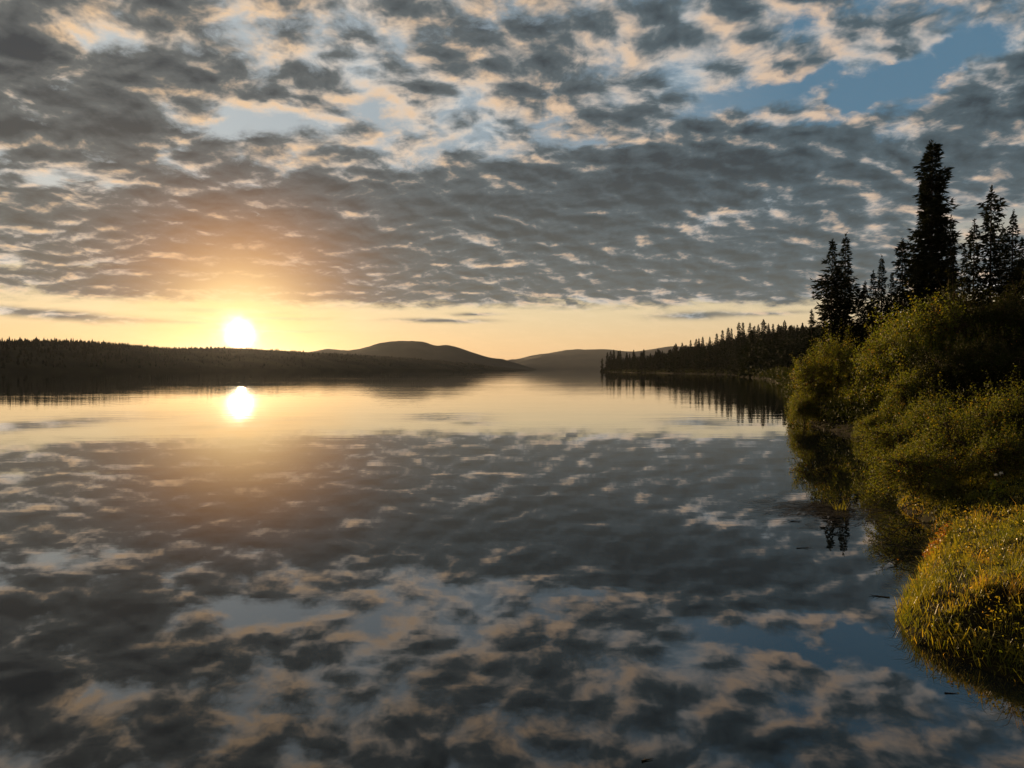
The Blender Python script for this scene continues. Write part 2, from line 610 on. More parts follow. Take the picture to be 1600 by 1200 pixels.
M_WHITE = plain_material('white petals', (0.75, 0.75, 0.70), (0.8, 0.8, 0.76), 30.0)
M_DRIFT = plain_material('wet driftwood', (0.05, 0.04, 0.03), (0.12, 0.10, 0.08), 14.0)

# ------------------------------------------------------------------ shoreline and ground
SHORE_PX = [(1600, 1066), (1500, 1030), (1425, 1003), (1396, 962), (1422, 915), (1445, 870), (1470, 838), (1430, 812), (1396, 790),
            (1388, 745), (1388, 692), (1300, 673), (1250, 658), (1238, 630), (1234, 612), (1228, 600)]
shore = [on_water(*p) for p in SHORE_PX]
shore = [(-400, -60), (-60, -16), (-9, -7), (-1.5, -4.5), (1.6, -3.0), (3.1, 0.0), (3.45, 3.0)] + shore
shore += [(56.0, 170), (66, 225), (84, 262), (88, 320), (84, 400), (80, 480), (81, 560), (78, 640), (82, 690),
          (110, 715), (190, 740), (420, 900), (900, 1400), (2200, 2600), (6000, 6500)]
shore = np.array(shore)


def shore_dist(x, y):
    """signed distance to the shoreline, positive on land"""
    sh = x.shape
    p = np.stack([x.ravel(), y.ravel()], 1)
    best = np.full(len(p), 1e9)
    for a, b in zip(shore[:-1], shore[1:]):
        ab = b - a
        t = np.clip(((p - a) @ ab) / (ab @ ab), 0, 1)
        d = np.hypot(*(p - (a + t[:, None] * ab)).T)
        best = np.minimum(best, d)
    poly = np.vstack([shore, [[9000, -9000], [-400, -9000]]])
    inside = np.zeros(len(p), bool)
    j = len(poly) - 1
    for i in range(len(poly)):
        xi, yi = poly[i]
        xj, yj = poly[j]
        if yi != yj:
            c = ((yi > p[:, 1]) != (yj > p[:, 1])) & (p[:, 0] < (xj - xi) * (p[:, 1] - yi) / (yj - yi) + xi)
            inside ^= c
        j = i
    d = np.where(inside, best, -best).reshape(sh)
    # small bays and points, larger farther away
    r = np.hypot(x, y)
    amp = np.clip(r * 0.022, 0.17, 4.0)
    return d + amp * 1.6 * fbm(x / amp * 0.22 + 5.0, y / amp * 0.22, 4)


def sstep(a, b, v):
    t = np.clip((v - a) / (b - a), 0, 1)
    return t * t * (3 - 2 * t)


def ground_z(x, y):
    x = np.asarray(x, float)
    y = np.asarray(y, float)
    s = shore_dist(x, y)
    land = np.maximum(s, 0)
    z = 0.03 + 0.15 * (1 - np.exp(-land / 0.12)) + 0.10 * (1 - np.exp(-land / 0.6)) + 0.085 * np.minimum(land, 10) + 0.09 * np.minimum(land, 4) + 0.030 * np.clip(land - 10, 0, 60)
    z = z + 0.46 * fbm(x * 1.3, y * 1.3, 4) * sstep(0.1, 1.2, land)
    # wooded hillside along the far right shore
    hill = 0.20 * np.clip(land - 8, 0, 160) * sstep(130, 330, y) * sstep(660, 430, y) 
    hill = hill + 0.03 * np.clip(land - 5, 0, 300) * sstep(300, 500, y)
    z = z + hill + 2.0 * fbm(x * 0.02, y * 0.02, 3) * sstep(20, 80, land) * sstep(100, 200, y)
    return np.where(s > 0, z, np.maximum(0.03 + 1.2 * s, -1.6))


def axis(lo, near_lo, near_hi, hi, step, grow):
    mid = list(np.arange(near_lo, near_hi, step))
    a, s = [], step
    v = near_lo
    while v > lo:
        s *= grow
        v -= s
        a.append(v)
    b, s = [], step
    v = mid[-1]
    while v < hi:
        s *= grow
        v += s
        b.append(v)
    return np.array(a[::-1] + mid + b)


gx = axis(-13000, 2.0, 13.0, 13000, 0.16, 1.06)
gy = axis(-13000, 1.0, 14.0, 13000, 0.16, 1.045)
GX, GY = np.meshgrid(gx, gy)
GZ = ground_z(GX, GY)
ground = link('ground', heightfield('ground', GX, GY, GZ, M_SOIL))
tag(ground, 'dark soil of the lake shore under the bushes', None, None, 'structure')


# ------------------------------------------------------------------ hills across the lake
def interp(pts, x):
    p = np.array(pts, float)
    return np.interp(x, p[:, 0], p[:, 1])


def ridge(name, label, crest_px, d_shore, d_crest, mat, rough, lift=0.0, nx=260, ny=26, seed=0.0):
    """a hill seen over the water: crest outline in photo pixels, shore and crest distance per column"""
    xs = np.linspace(crest_px[0][0], crest_px[-1][0], nx)
    yc = interp(crest_px, xs)
    yc = np.convolve(np.pad(yc, 3, mode='edge'), np.ones(7) / 7, 'valid')
    ds = interp(d_shore, xs)
    dc = interp(d_crest, xs)
    r = (xs - 800) / F
    zc = CAM_H + np.array([ray(a, b)[2] for a, b in zip(xs, yc)]) * dc - lift
    zc = np.maximum(zc, 0.4)
    t = np.concatenate([np.linspace(-0.05, 1, ny), np.linspace(1.12, 2.2, 10)])
    T, _ = np.meshgrid(t, xs, indexing='ij')
    Dd = ds[None] + (dc - ds)[None] * T
    prof = np.where(T <= 1, np.sin(np.clip(T, 0, 1) * math.pi / 2) ** 0.85, 1 - 0.6 * np.clip((T - 1) / 1.2, 0, 1) ** 1.5)
    X = r[None] * Dd
    Y = Dd
    Z = zc[None] * prof
    Z = Z + rough * fbm(X * 3.0 / rough / 12 + seed, Y * 3.0 / rough / 12, 5) * np.sin(np.clip(T, 0, 1) * math.pi) * np.clip(zc[None] / 20, 0, 1)
    Z = np.where(T < 0, -2.0, Z)
    o = link(name, heightfield(name, X, Y, Z, mat))
    tag(o, label, None, None, 'structure')
    return xs, ds, dc, zc


LEFT_CREST = [(-900, 560), (-500, 540), (-200, 531), (0, 531), (60, 530), (120, 532), (200, 536), (262, 542), (300, 541), (350, 541), (400, 543),
              (450, 546), (530, 551), (600, 555), (680, 560), (740, 566), (790, 572), (832, 577)]
LEFT_SHORE = [(-900, 500), (0, 560), (430, 820), (700, 1200), (832, 1600)]
LEFT_BACK = [(-900, 700), (0, 780), (430, 1080), (700, 1500), (832, 1800)]
left_hill = ridge('wooded_hill', 'dark wooded hill along the far left shore under the setting sun', LEFT_CREST, LEFT_SHORE, LEFT_BACK, M_FOREST, 6.0, lift=3.2)
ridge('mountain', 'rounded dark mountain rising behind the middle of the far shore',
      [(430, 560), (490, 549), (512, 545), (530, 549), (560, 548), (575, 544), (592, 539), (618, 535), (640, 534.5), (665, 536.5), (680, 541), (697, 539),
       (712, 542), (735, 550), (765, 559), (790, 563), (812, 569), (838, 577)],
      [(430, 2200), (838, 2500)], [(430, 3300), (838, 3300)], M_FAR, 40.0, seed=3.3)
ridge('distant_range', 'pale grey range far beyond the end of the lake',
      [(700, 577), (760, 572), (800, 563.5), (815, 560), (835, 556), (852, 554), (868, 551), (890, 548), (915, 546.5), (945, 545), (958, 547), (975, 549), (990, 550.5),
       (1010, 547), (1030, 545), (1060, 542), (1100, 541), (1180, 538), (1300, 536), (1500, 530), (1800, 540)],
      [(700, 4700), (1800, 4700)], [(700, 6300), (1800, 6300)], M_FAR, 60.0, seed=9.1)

# ------------------------------------------------------------------ spruces
def spruce_meshes(H, R, seed, profile, levels, per, tuft, tufts, lean=0.0, r0=None, start=0.06, lump=0.0, drop=0.25):
    """trunk and crown of one spruce: whorls of drooping boughs hung with needle sprays"""
    global rng
    rng = np.random.default_rng(seed)
    r0 = r0 or H * 0.012
    tr = Quads()
    zs = np.linspace(0, H * 0.985, 9)
    bend = lean * (zs / H) ** 2 * H
    tr.tube(np.stack([bend, bend * 0.3, zs - 0.3 * (zs == 0)], 1), r0 * (1 - 0.93 * zs / H), 7)
    cr = Quads()
    C, Dv, L, Wd = [], [], [], []
    side_scale = {}
    for i in range(levels):
        f = start + (0.985 - start) * (i / (levels - 1)) ** 0.92
        z0 = f * H
        n = max(3, int(per * (0.6 + 0.4 * (1 - f))))
        a0 = rng.uniform(0, 6.28)
        for k in range(n):
            a = a0 + 6.283 * k / n + rng.normal(0, 0.25)
            lm = 1 + lump * (vnoise(np.array(f * 9.0 + seed), np.array(math.cos(a) * 1.2 + 5 + math.sin(a)))-0.5) * 2
            clump = 0.62 + 0.75 * float(vnoise(np.array(f * levels * 0.42 + seed), np.array(a * 1.3 + seed)))
            if rng.random() < 0.08:
                continue
            ln = R * profile(f) * rng.uniform(0.6, 1.1) * lm * clump
            if ln < 0.05:
                continue
            m = max(4, int(ln / R * tufts * 1.6))
            u = np.sort(rng.uniform(0.12, 1.0, m))
            dr = drop * (1.1 - f)
            px = np.cos(a) * ln * u
            py = np.sin(a) * ln * u
            pz = z0 - dr * ln * u + 0.22 * ln * u ** 3 + rng.normal(0, 0.03, m)
            b = lean * f ** 2 * H
            c = np.stack([px + b, py + b * 0.3, pz], 1)
            if ln > 0.5 and i % 2 == 0:
                uu = np.array([0, 0.5, 0.95])
                cr.tube(np.stack([np.cos(a) * ln * uu + b, np.sin(a) * ln * uu + b * 0.3, z0 - dr * ln * uu + 0.22 * ln * uu ** 3], 1),
                        np.array([0.03, 0.018, 0.006]) * min(1.5, ln), 3, 0.0)
            d = np.array([math.cos(a), math.sin(a), 0.0])
            side = np.array([-math.sin(a), math.cos(a), 0.0])
            s = rng.choice([-1, 1], m)
            dv = d * rng.uniform(0.4, 1.0, m)[:, None] + side * (s * rng.uniform(0.1, 0.9, m))[:, None]
            dv[:, 2] += rng.uniform(-0.55, 0.25, m)
            C.append(c)
            Dv.append(dv)
            L.append(tuft * rng.uniform(0.6, 1.25, m) * (0.55 + 0.45 * min(1, ln / (0.45 * R))))
            Wd.append(tuft * rng.uniform(0.17, 0.32, m))
    # leader
    n = 14
    C.append(np.stack([np.full(n, lean * H), np.full(n, lean * H * 0.3), np.linspace(H * 0.94, H, n)], 1) + rng.normal(0, 0.01, (n, 3)))
    dv = rng.normal(0, 0.5, (n, 3))
    dv[:, 2] = 1
    Dv.append(dv)
    L.append(np.full(n, tuft * 0.5))
    Wd.append(np.full(n, tuft * 0.2))
    C = np.concatenate(C)
    Dv = np.concatenate(Dv)
    L = np.concatenate(L)
    Wd = np.concatenate(Wd)
    leaves(cr, C, Dv, L, Wd, rng.beta(2, 3, len(C)), 0.15)
    d2 = Dv + rng.normal(0, 0.45, Dv.shape)
    leaves(cr, C + rng.normal(0, 0.05, C.shape), d2, L * 0.9, Wd * 0.8, rng.beta(2, 3, len(C)), 0.15)
    return tr.mesh('trunk', M_BARK), cr.mesh('crown', M_NEEDLE)


def cone(f):
    return (1 - f) ** 0.85 * min(1.0, f * 9) + 0.02


def narrow(f):
    return (0.10 + 0.9 * (1 - f) ** 0.75) * min(1.0, f * 9) * (1.0 if f < 0.9 else (1.02 - f) * 8)


def club(f):
    # dense column, waisted below a thick club-like top
    pts = [(0, .9), (.15, 1.25), (.32, 1.05), (.42, .80), (.52, .66), (.62, .64), (.70, .84), (.78, .86), (.86, .66), (.91, .46), (.96, .36), (1, .28)]
    return float(np.interp(f, [p[0] for p in pts], [p[1] for p in pts]))


def spruce(name_label, px, top, dist, meshes, H, group=None, rot=0.0, wide=1.0):
    """stand a spruce so that its tip is at pixel (px, top)"""
    x, y, ztop = at(px, top, dist)
    zb = float(ground_z(np.array([x]), np.array([y]))[0]) - 0.05
    t = link('spruce_tree', None, None, (x, y, zb))
    s = (ztop - zb) / H
    t.scale = (s * wide, s * wide, s)
    t.rotation_euler = (0, 0, rot)
    link('trunk', meshes[0], t)
    link('crown', meshes[1], t)
    tag(t, name_label, 'tree', group)
    return t


G_NEAR = 'tall spruces on the near right shore'
A = spruce_meshes(13, 2.5, 11, cone, 50, 9, 0.52, 18, 0.004, lump=0.6)
Bm = spruce_meshes(13, 1.5, 12, narrow, 50, 8, 0.46, 14, -0.004, lump=0.5)
Cm = spruce_meshes(20, 2.05, 13, club, 80, 10, 0.58, 19, 0.0, lump=0.75, drop=0.15)
Dm = spruce_meshes(12, 1.2, 14, narrow, 44, 7, 0.50, 12, 0.006, lump=0.7)
Em = spruce_meshes(14, 1.9, 15, narrow, 46, 8, 0.58, 15, -0.003, lump=0.9)
spruce('front spruce of the twin pair at the lake edge, slightly shorter, broad lower boughs', 1300, 375, 64, A, 13, G_NEAR)
spruce('slimmer twin spruce with the higher spire, right of the broad spruce at the lake edge', 1321, 367, 65.5, Bm, 13, G_NEAR, 1.0, 1.15)
spruce('tallest spruce, thick dark column with a blunt club-like top above the willow dome', 1457, 222, 62, Cm, 20, G_NEAR)
spruce('slender spire pressed against the right side of the tallest spruce', 1486, 338, 60, Dm, 12, G_NEAR, 0.4, 0.8)
spruce('short thin spruce just right of the tallest spruce, half sunk in the willow dome', 1490, 389, 58, Dm, 12, G_NEAR, 2.2, 0.9)
spruce('second tallest spruce with ragged drooping boughs and gaps, in the right-hand clump', 1549, 293, 60, Em, 14, G_NEAR, 0.8)
spruce('spruce leaning on the left flank of the ragged spruce in the right-hand clump', 1522, 344, 61, Em, 14, G_NEAR, 3.0, 0.9)
spruce('narrow tapering spruce at the right of the clump, below the ragged one', 1582, 331, 59, Bm, 13, G_NEAR, 2.0, 1.05)
spruce('spruce cut by the right picture edge, darkest of the clump', 1598, 372, 57, A, 13, G_NEAR, 2.6, 0.8)
spruce('thin young spruce in the gap between the tallest spruce and the right clump', 1507, 385, 63, Dm, 12, G_NEAR, 4.2, 0.75)
spruce('pointed spruce close on the left of the tallest spruce', 1411, 373, 60, Em, 14, G_NEAR, 5.0, 0.85)
spruce('lone slim spire midway between the twin spruces and the tallest spruce', 1378, 400, 61, Bm, 13, G_NEAR, 4.0, 0.9)
spruce('small spruce with a bent tip left of the lone slim spire', 1365, 424, 62, Dm, 12, G_NEAR, 1.3, 1.0)
spruce('smallest bushy spruce right beside the twin spruces', 1352, 440, 63, A, 13, G_NEAR, 3.3, 0.8)
spruce('low spruce filling the gap at the foot of the pointed spruce', 1394, 428, 59, A, 13, G_NEAR, 1.9, 0.75)
spruce('spruce with a wide skirt in front of the foot of the tallest spruce', 1432, 415, 57, A, 13, G_NEAR, 0.6, 0.8)
spruce('little spruce standing out over the shore left of the twin spruces', 1268, 484, 66, Dm, 12, G_NEAR, 0.2, 1.0)
spruce('spruce of middling height behind the narrow tapering one in the right clump', 1566, 350, 66, Em, 14, G_NEAR, 2.4, 0.7)

# ---- spruces along the point across the bay
rnd = random.Random(5)
FAR = [spruce_meshes(12, r, 20 + i, (cone, narrow, narrow, cone, narrow)[i], 26, 8, 1.05, 9, (0, .01, -.01, .004, 0)[i], lump=0.6, start=0.02)
       for i, r in enumerate((1.9, 1.5, 1.25, 2.2, 1.7))]
far_first = []
POINT = [  # photo x of the tip, y of the tip, distance: the ones that stand clear against the sky
    (941, 560, 650), (949, 551, 640), (954, 549, 655), (959, 547, 640), (966, 549, 648), (969, 548, 630), (979, 553, 640), (990, 547, 645), (1006, 546, 640),
    (1028, 546, 620), (1045, 547, 600), (1053, 541, 560), (1056, 537, 540), (1066, 536, 540), (1079, 532, 500), (1088, 530, 500), (1092, 529, 505),
    (1098, 527, 480), (1109, 527, 470), (1120, 522, 460), (1129, 517, 450), (1138, 513, 440), (1143, 514, 440), (1155, 504, 430), (1161, 505, 425),
    (1172, 505, 420), (1179, 510, 415), (1185, 508, 410), (1193, 500, 400), (1201, 506, 400), (1208, 507, 395), (1216, 507, 390), (1226, 501, 385),
    (1236, 509, 380), (1246, 508, 380), (1254, 505, 375),
]
lab_far = 'dark spruce in the belt of trees along the point across the bay'
spots = [(at(px, py, d), d) for px, py, d in POINT]
n_pt = 0


def far_tree(x, y, ztop, k, label, group):
    zb = float(ground_z(np.array([x]), np.array([y]))[0]) - 0.1
    h = ztop - zb
    if h < 2:
        return
    mt = FAR[k % 5]
    t = link('spruce_tree', None, None, (x, y, zb))
    s = h / 12.0
    w = min(1.35, max(0.85, 9.5 / h)) * rnd.uniform(0.85, 1.2)
    t.scale = (s * w, s * w, s)
    t.rotation_euler = (0, 0, rnd.uniform(0, 6.28))
    link('trunk', mt[0], t)
    link('crown', mt[1], t)
    tag(t, label, 'tree', group)


for k, ((x, y, z), d) in enumerate(spots):
    far_tree(x, y, z, rnd.randrange(5), lab_far, 'spruces along the point across the bay')
n_done = 0
while n_done < 170:
    y = rnd.uniform(215, 655)
    x = rnd.uniform(60, 190) if y < 560 else rnd.uniform(79, 150)
    s = float(shore_dist(np.array([x]), np.array([y]))[0])
    if s < 1.0:
        continue
    px = 800 + x / y * F
    if px > 1330:
        continue
    zb = float(ground_z(np.array([x]), np.array([y]))[0])
    # keep below the outline of the treetops
    lim = at(px, interp([(930, 566), (945, 553), (1050, 546), (1090, 534), (1150, 514), (1200, 510), (1330, 506)], px), y)[2]
    h = min(rnd.uniform(6, 14), lim - zb)
    if h < 4:
        continue
    far_tree(x, y, zb + h, rnd.randrange(5), lab_far, 'spruces along the point across the bay')
    n_done += 1

# ---- thick timber on the slope behind the point: too many and too far to count
def cone_trees(q, X, Y, Z, Hh, rad):
    N = len(X)
    ph = rng.uniform(0, 6.28, N)
    tint = rng.beta(2, 3, N)
    th = np.linspace(0, 6.2832, 6)
    for lvl, (z0, z1, r0, r1) in enumerate([(0.0, 0.45, 1.0, 0.55), (0.30, 0.75, 0.75, 0.32), (0.6, 1.0, 0.5, 0.02)]):
        def P_(a, zf, rf):
            jit = 1 + 0.25 * np.sin(a * 3 + ph * 5 + lvl)
            return np.stack([X + np.cos(a + ph) * rad * rf * jit, Y + np.sin(a + ph) * rad * rf * jit, Z + Hh * zf], 1)
        for k in range(5):
            q.add(np.stack([P_(th[k], z0, r0), P_(th[k + 1], z0, r0), P_(th[k + 1], z1, r1), P_(th[k], z1, r1)], 1), tint)


def spray_trees(q, X, Y, Z, Hh, rad, n):
    """ragged far conifers, each a cone-shaped scatter of needle sprays"""
    N = len(X)
    f = rng.random((N, n)) ** 1.25
    a = rng.uniform(0, 6.283, (N, n))
    r = rad[:, None] * (1.02 - f) * rng.uniform(0.25, 1.0, (N, n))
    c = np.stack([X[:, None] + np.cos(a) * r, Y[:, None] + np.sin(a) * r, Z[:, None] + Hh[:, None] * (0.02 + 0.93 * f)], 2).reshape(-1, 3)
    dv = np.stack([np.cos(a), np.sin(a), rng.uniform(-0.9, 0.3, (N, n))], 2).reshape(-1, 3)
    sz = (np.repeat(Hh, n) * 0.15 * (1.15 - 0.75 * f.ravel()))
    leaves(q, c, dv, sz, sz * 0.55, np.repeat(rng.beta(2, 3, N), n), 0.2)


rng = np.random.default_rng(8)
N = 24000
Y = rng.uniform(190, 760, N)
X = rng.uniform(60, 420, N)
S = shore_dist(X, Y)
Zg = ground_z(X, Y)
PX = 800 + X / Y * F
limit = np.interp(PX, [930, 945, 1000, 1050, 1090, 1150, 1200, 1330, 1500], [577, 560, 555, 549, 537, 520, 513, 506, 503])
Zl = CAM_H + (577 - limit) / F * Y
Hh = np.minimum(rng.uniform(5, 12, N), Zl - Zg)
k = (S > 0.8) & (Hh > 2.0)
X, Y, Zg, Hh = X[k], Y[k], Zg[k], Hh[k]
q = Quads()
spray_trees(q, X, Y, Zg - 0.1, Hh, Hh * rng.uniform(0.14, 0.22, len(X)), 34)
timber = link('forest', q.mesh('forest', M_NEEDLE))
tag(timber, 'thick dark timber on the slope behind the point across the bay', 'forest', None, 'stuff')

# ---- the far wooded hill on the left
xs, ds, dc, zc = left_hill
q = Quads()
rng = np.random.default_rng(3)
N = 9000
u = rng.uniform(-860, 815, N)
t = rng.uniform(0.02, 1.12, N) ** 0.8
dsu = np.interp(u, xs, ds)
dcu = np.interp(u, xs, dc)
zcu = np.interp(u, xs, zc)
dd = dsu + (dcu - dsu) * t
X = (u - 800) / F * dd
prof = np.where(t <= 1, np.sin(np.clip(t, 0, 1) * math.pi / 2) ** 0.85, 1 - 0.6 * np.clip((t - 1) / 1.2, 0, 1) ** 1.5)
Z = zcu * prof - 0.8
Hh = rng.uniform(2.2, 5.0, N) * np.where(rng.random(N) < 0.08, 1.45, 1.0) * np.interp(u, [150, 300], [1.0, 0.7]) * np.clip(zcu / 12, 0.25, 1)
cone_trees(q, X, dd, Z, Hh, Hh * rng.uniform(0.16, 0.26, N))
wood = link('forest', q.mesh('forest', M_NEEDLE))
tag(wood, 'dense dark spruce forest covering the far left hill', 'forest', None, 'stuff')

# ------------------------------------------------------------------ willows
def willow_meshes(H, R, seed, shoots, per, leaf, tall=0.15, n_stem=9, flat=1.0, leafmat=None):
    """stems fanning up from the root into leafy shoots that fill an uneven dome"""
    global rng
    rng = np.random.default_rng(seed)
    st, fo = Quads(), Quads()
    stems = []
    for k in range(n_stem):
        a = 6.283 * k / n_stem + rng.normal(0, 0.3)
        e = rng.uniform(0.25, 0.75)
        tip = np.array([math.cos(a) * R * e, math.sin(a) * R * e, H * rng.uniform(0.45, 0.7)])
        u = np.linspace(0, 1, 6)[:, None]
        p = np.array([0, 0, -0.1]) * (1 - u) + tip * u
        p[:, 2] += 0.18 * H * np.sin(u[:, 0] * math.pi)
        p[:, :2] += rng.normal(0, 0.03 * R, (6, 2)) * u
        st.tube(p, np.linspace(0.014, 0.006, 6) * H ** 0.8, 5)
        stems.append(p)
    C, Dv, Lf, T = [], [], [], []
    for k in range(shoots):
        a = rng.uniform(0, 6.283)
        ce = rng.uniform(-0.5, 1.0)
        se = math.sqrt(max(0, 1 - ce * ce))
        lump = 0.48 + 0.85 * float(vnoise(np.array(a * 1.6 + seed), np.array(ce * 3.1 + seed)))
        rr = rng.uniform(0.72, 1.0) * lump
        end = np.array([math.cos(a) * se * R * rr, math.sin(a) * se * R * rr, max(0.03, H * (0.34 + 0.62 * ce * rr * flat))])
        if rng.random() < 0.24:                      # low skirt of twigs down to the ground or the water
            rr = rng.uniform(0.75, 1.12)
            end = np.array([math.cos(a) * R * rr, math.sin(a) * R * rr, H * rng.uniform(0.0, 0.22)])
        elif rng.random() < 0.30:
            end[2] += rng.uniform(0.3, 1.0) * tall * H
        sp = stems[rng.integers(n_stem)]
        beg = sp[rng.integers(2, 6)]
        for _ in range(3):
            s2 = stems[rng.integers(n_stem)]
            c2 = s2[rng.integers(2, 6)]
            if np.linalg.norm(c2 - end) < np.linalg.norm(beg - end):
                beg = c2
        u = np.linspace(0, 1, 6)[:, None]
        bow = np.array([end[0] - beg[0], end[1] - beg[1], 0]) * 0.22
        p = beg * (1 - u) + end * u + bow * np.sin(u * math.pi)
        st.tube(p, np.linspace(0.006, 0.0015, 6) * H ** 0.7, 3)
        m = max(5, int(per * rng.uniform(0.6, 1.3)))
        w = rng.uniform(0.22, 1.02, m)
        i = np.clip((w * 5).astype(int), 0, 4)
        fr = (w * 5 - i)[:, None]
        c = p[i] * (1 - fr) + p[i + 1] * fr
        ax = p[i + 1] - p[i]
        ax /= np.linalg.norm(ax, axis=1)[:, None]
        rd = rng.normal(0, 1, (m, 3))
        rd -= (rd * ax).sum(1)[:, None] * ax
        rd /= np.linalg.norm(rd, axis=1)[:, None]
        spread = rng.uniform(0.0, 1.0, m)[:, None]
        C.append(c + rd * leaf * 0.4 * spread + rng.normal(0, leaf * 0.5, (m, 3)))
        dv = ax * rng.uniform(0.3, 0.9, (m, 1)) + rd
        dv[:, 2] -= 0.15
        Dv.append(dv)
        Lf.append(leaf * rng.uniform(0.6, 1.25, m) * (1 - 0.35 * w))
        T.append(np.clip(rng.normal(0.42 + 0.25 * (rng.random() < 0.12), 0.18, m), 0, 1))
    C, Dv, Lf, T = map(np.concatenate, (C, Dv, Lf, T))
    leaves(fo, C, Dv, Lf, Lf * 0.40, T, 0.2)
    return st.mesh('stems', M_STEM), fo.mesh('foliage', leafmat or M_WILLOW)


def willow(label, x, y, meshes, scale, rot, cat='shrub', group=None, zs=1.0):
    zb = float(ground_z(np.array([x]), np.array([y]))[0])
    t = link('willow_shrub', None, None, (x, y, max(zb, 0.0) - 0.02))
    t.scale = (scale, scale, scale * zs)
    t.rotation_euler = (0, 0, rot)
    link('stems', meshes[0], t)
    link('foliage', meshes[1], t)
    tag(t, label, cat, group)
    return t


def willow_px(label, px, top, dist, meshes, H, rot, wide=1.0, group=None):
    """willow whose top reaches pixel row top at photo column px"""
    x, y, z = at(px, top, dist)
    zb = max(float(ground_z(np.array([x]), np.array([y]))[0]), 0.0)
    h = (z - zb) / H
    t = willow(label, x, y, meshes, h * wide, rot, 'shrub', group, 1.0 / wide)
    return t


W1 = willow_meshes(2.0, 1.3, 31, 460, 36, 0.072, 0.20, 12)
W2 = willow_meshes(2.0, 1.2, 32, 450, 36, 0.068, 0.42, 11)
W3 = willow_meshes(3.4, 2.1, 33, 520, 38, 0.13, 0.08, 12)
W4 = willow_meshes(3.2, 2.3, 34, 520, 38, 0.125, 0.06, 11)
W6 = willow_meshes(4.0, 1.5, 36, 430, 34, 0.115, 0.26, 12)
W5 = willow_meshes(5.0, 3.4, 35, 760, 42, 0.18, 0.05, 13)
W7 = willow_meshes(5.0, 3.4, 37, 820, 46, 0.17, 0.05, 14, 1.0, M_SHADED_LEAF)  # dome willow with its shaded side painted in as darker leaves
GF = 'willows at the water edge of the near bank'
GM = 'willows around the shore of the bay'
GD = 'tall willows below the spruces'
willow_px('golden willow leaning over the water, lowest and brightest at the bank corner', 1432, 672, 11.9, W1, 2.0, 0.3, 1.0, GF)
willow_px('leafy willow with orange-tipped shoots behind the golden one over the water', 1490, 622, 12.6, W2, 2.0, 1.7, 1.0, GF)
willow_px('tall willow whose pale upright shoots stand clear above the grass bank', 1548, 606, 12.9, W2, 2.0, 4.0, 0.95, GF)
willow_px('willow cut by the right picture edge, with the highest upright shoots', 1604, 588, 13.0, W1, 2.0, 2.9, 0.95, GF)
willow_px('shaded willow rising from the grass bank under the highest shoots', 1562, 650, 11.3, W1, 2.0, 5.1, 0.8, GF)
willow_px('low dark willow dipping its twigs into the water at the bank corner', 1472, 735, 11.2, W1, 2.0, 2.2, 1.1, GF)
willow_px('upright willow at the end of the shore, first to meet the open water', 1272, 534, 31, W6, 4.0, 0.0, 0.85, GM)
willow_px('tall willow with hanging twigs left below the twin spruces', 1306, 508, 33.5, W6, 4.0, 1.1, 0.9, GM)
willow_px('slender willow in the notch between the twin spruces and the dome', 1336, 552, 32, W6, 4.0, 2.6, 0.8, GM)
willow_px('low round willow nudging out over the water in front of the upright shore willow', 1258, 606, 30, W3, 3.4, 0.7, 0.75, GM)
willow_px('yellow willow right on the dark waterline below the twin spruces', 1318, 612, 28.8, W4, 3.2, 2.3, 0.85, GM)
willow_px('bright yellow willow in the middle of the bay shore', 1356, 574, 28, W3, 3.4, 3.4, 0.8, GM)
willow_px('low willow between the bright yellow one and the dome', 1392, 600, 26.5, W4, 3.2, 4.6, 0.8, GM)
willow_px('dark green willow behind the bright yellow one, under the lone spire', 1345, 540, 40, W3, 3.4, 5.2, 0.8, GM)
willow_px('left shoulder of the tall willow dome, catching the sun along its edge', 1410, 490, 27, W5, 5.0, 0.5, 0.7, GD)
willow_px('upper willow of the dome with yellow top leaves under the tallest spruce', 1452, 452, 29, W5, 5.0, 1.9, 0.85, GD)
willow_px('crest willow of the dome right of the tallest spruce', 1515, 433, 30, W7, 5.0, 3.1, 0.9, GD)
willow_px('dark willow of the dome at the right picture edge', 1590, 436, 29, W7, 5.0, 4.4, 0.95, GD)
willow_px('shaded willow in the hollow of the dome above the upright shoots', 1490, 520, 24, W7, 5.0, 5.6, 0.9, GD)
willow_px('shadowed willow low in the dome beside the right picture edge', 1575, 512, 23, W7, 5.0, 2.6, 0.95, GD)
willow_px('small willow at the foot of the dome with glinting leaves', 1428, 560, 24, W3, 3.4, 2.0, 0.8, GD)
willow_px('farther willow peeping out left behind the upright shore willow', 1262, 585, 44, W4, 3.2, 3.0, 0.7, GM)

willow_px('willow standing in the dark corner between the bay shore and the golden willow', 1412, 640, 16.5, W1, 2.0, 0.9, 1.2, GF)
willow_px('low willow trailing over the shadowed waterline before the bright yellow willow', 1368, 640, 24, W4, 3.2, 1.4, 1.0, GM)
willow_px('willow tucked behind the orange-tipped shoots, half in shade', 1460, 606, 17, W3, 3.4, 0.2, 0.9, GM)

# ------------------------------------------------------------------ grass on the bank
rng = np.random.default_rng(77)


def sample_bank(n, x0, x1, y0, y1, smin, smax):
    x = rng.uniform(x0, x1, n)
    y = rng.uniform(y0, y1, n)
    s = shore_dist(x, y)
    k = (s > smin) & (s < smax)
    return x[k], y[k], s[k]


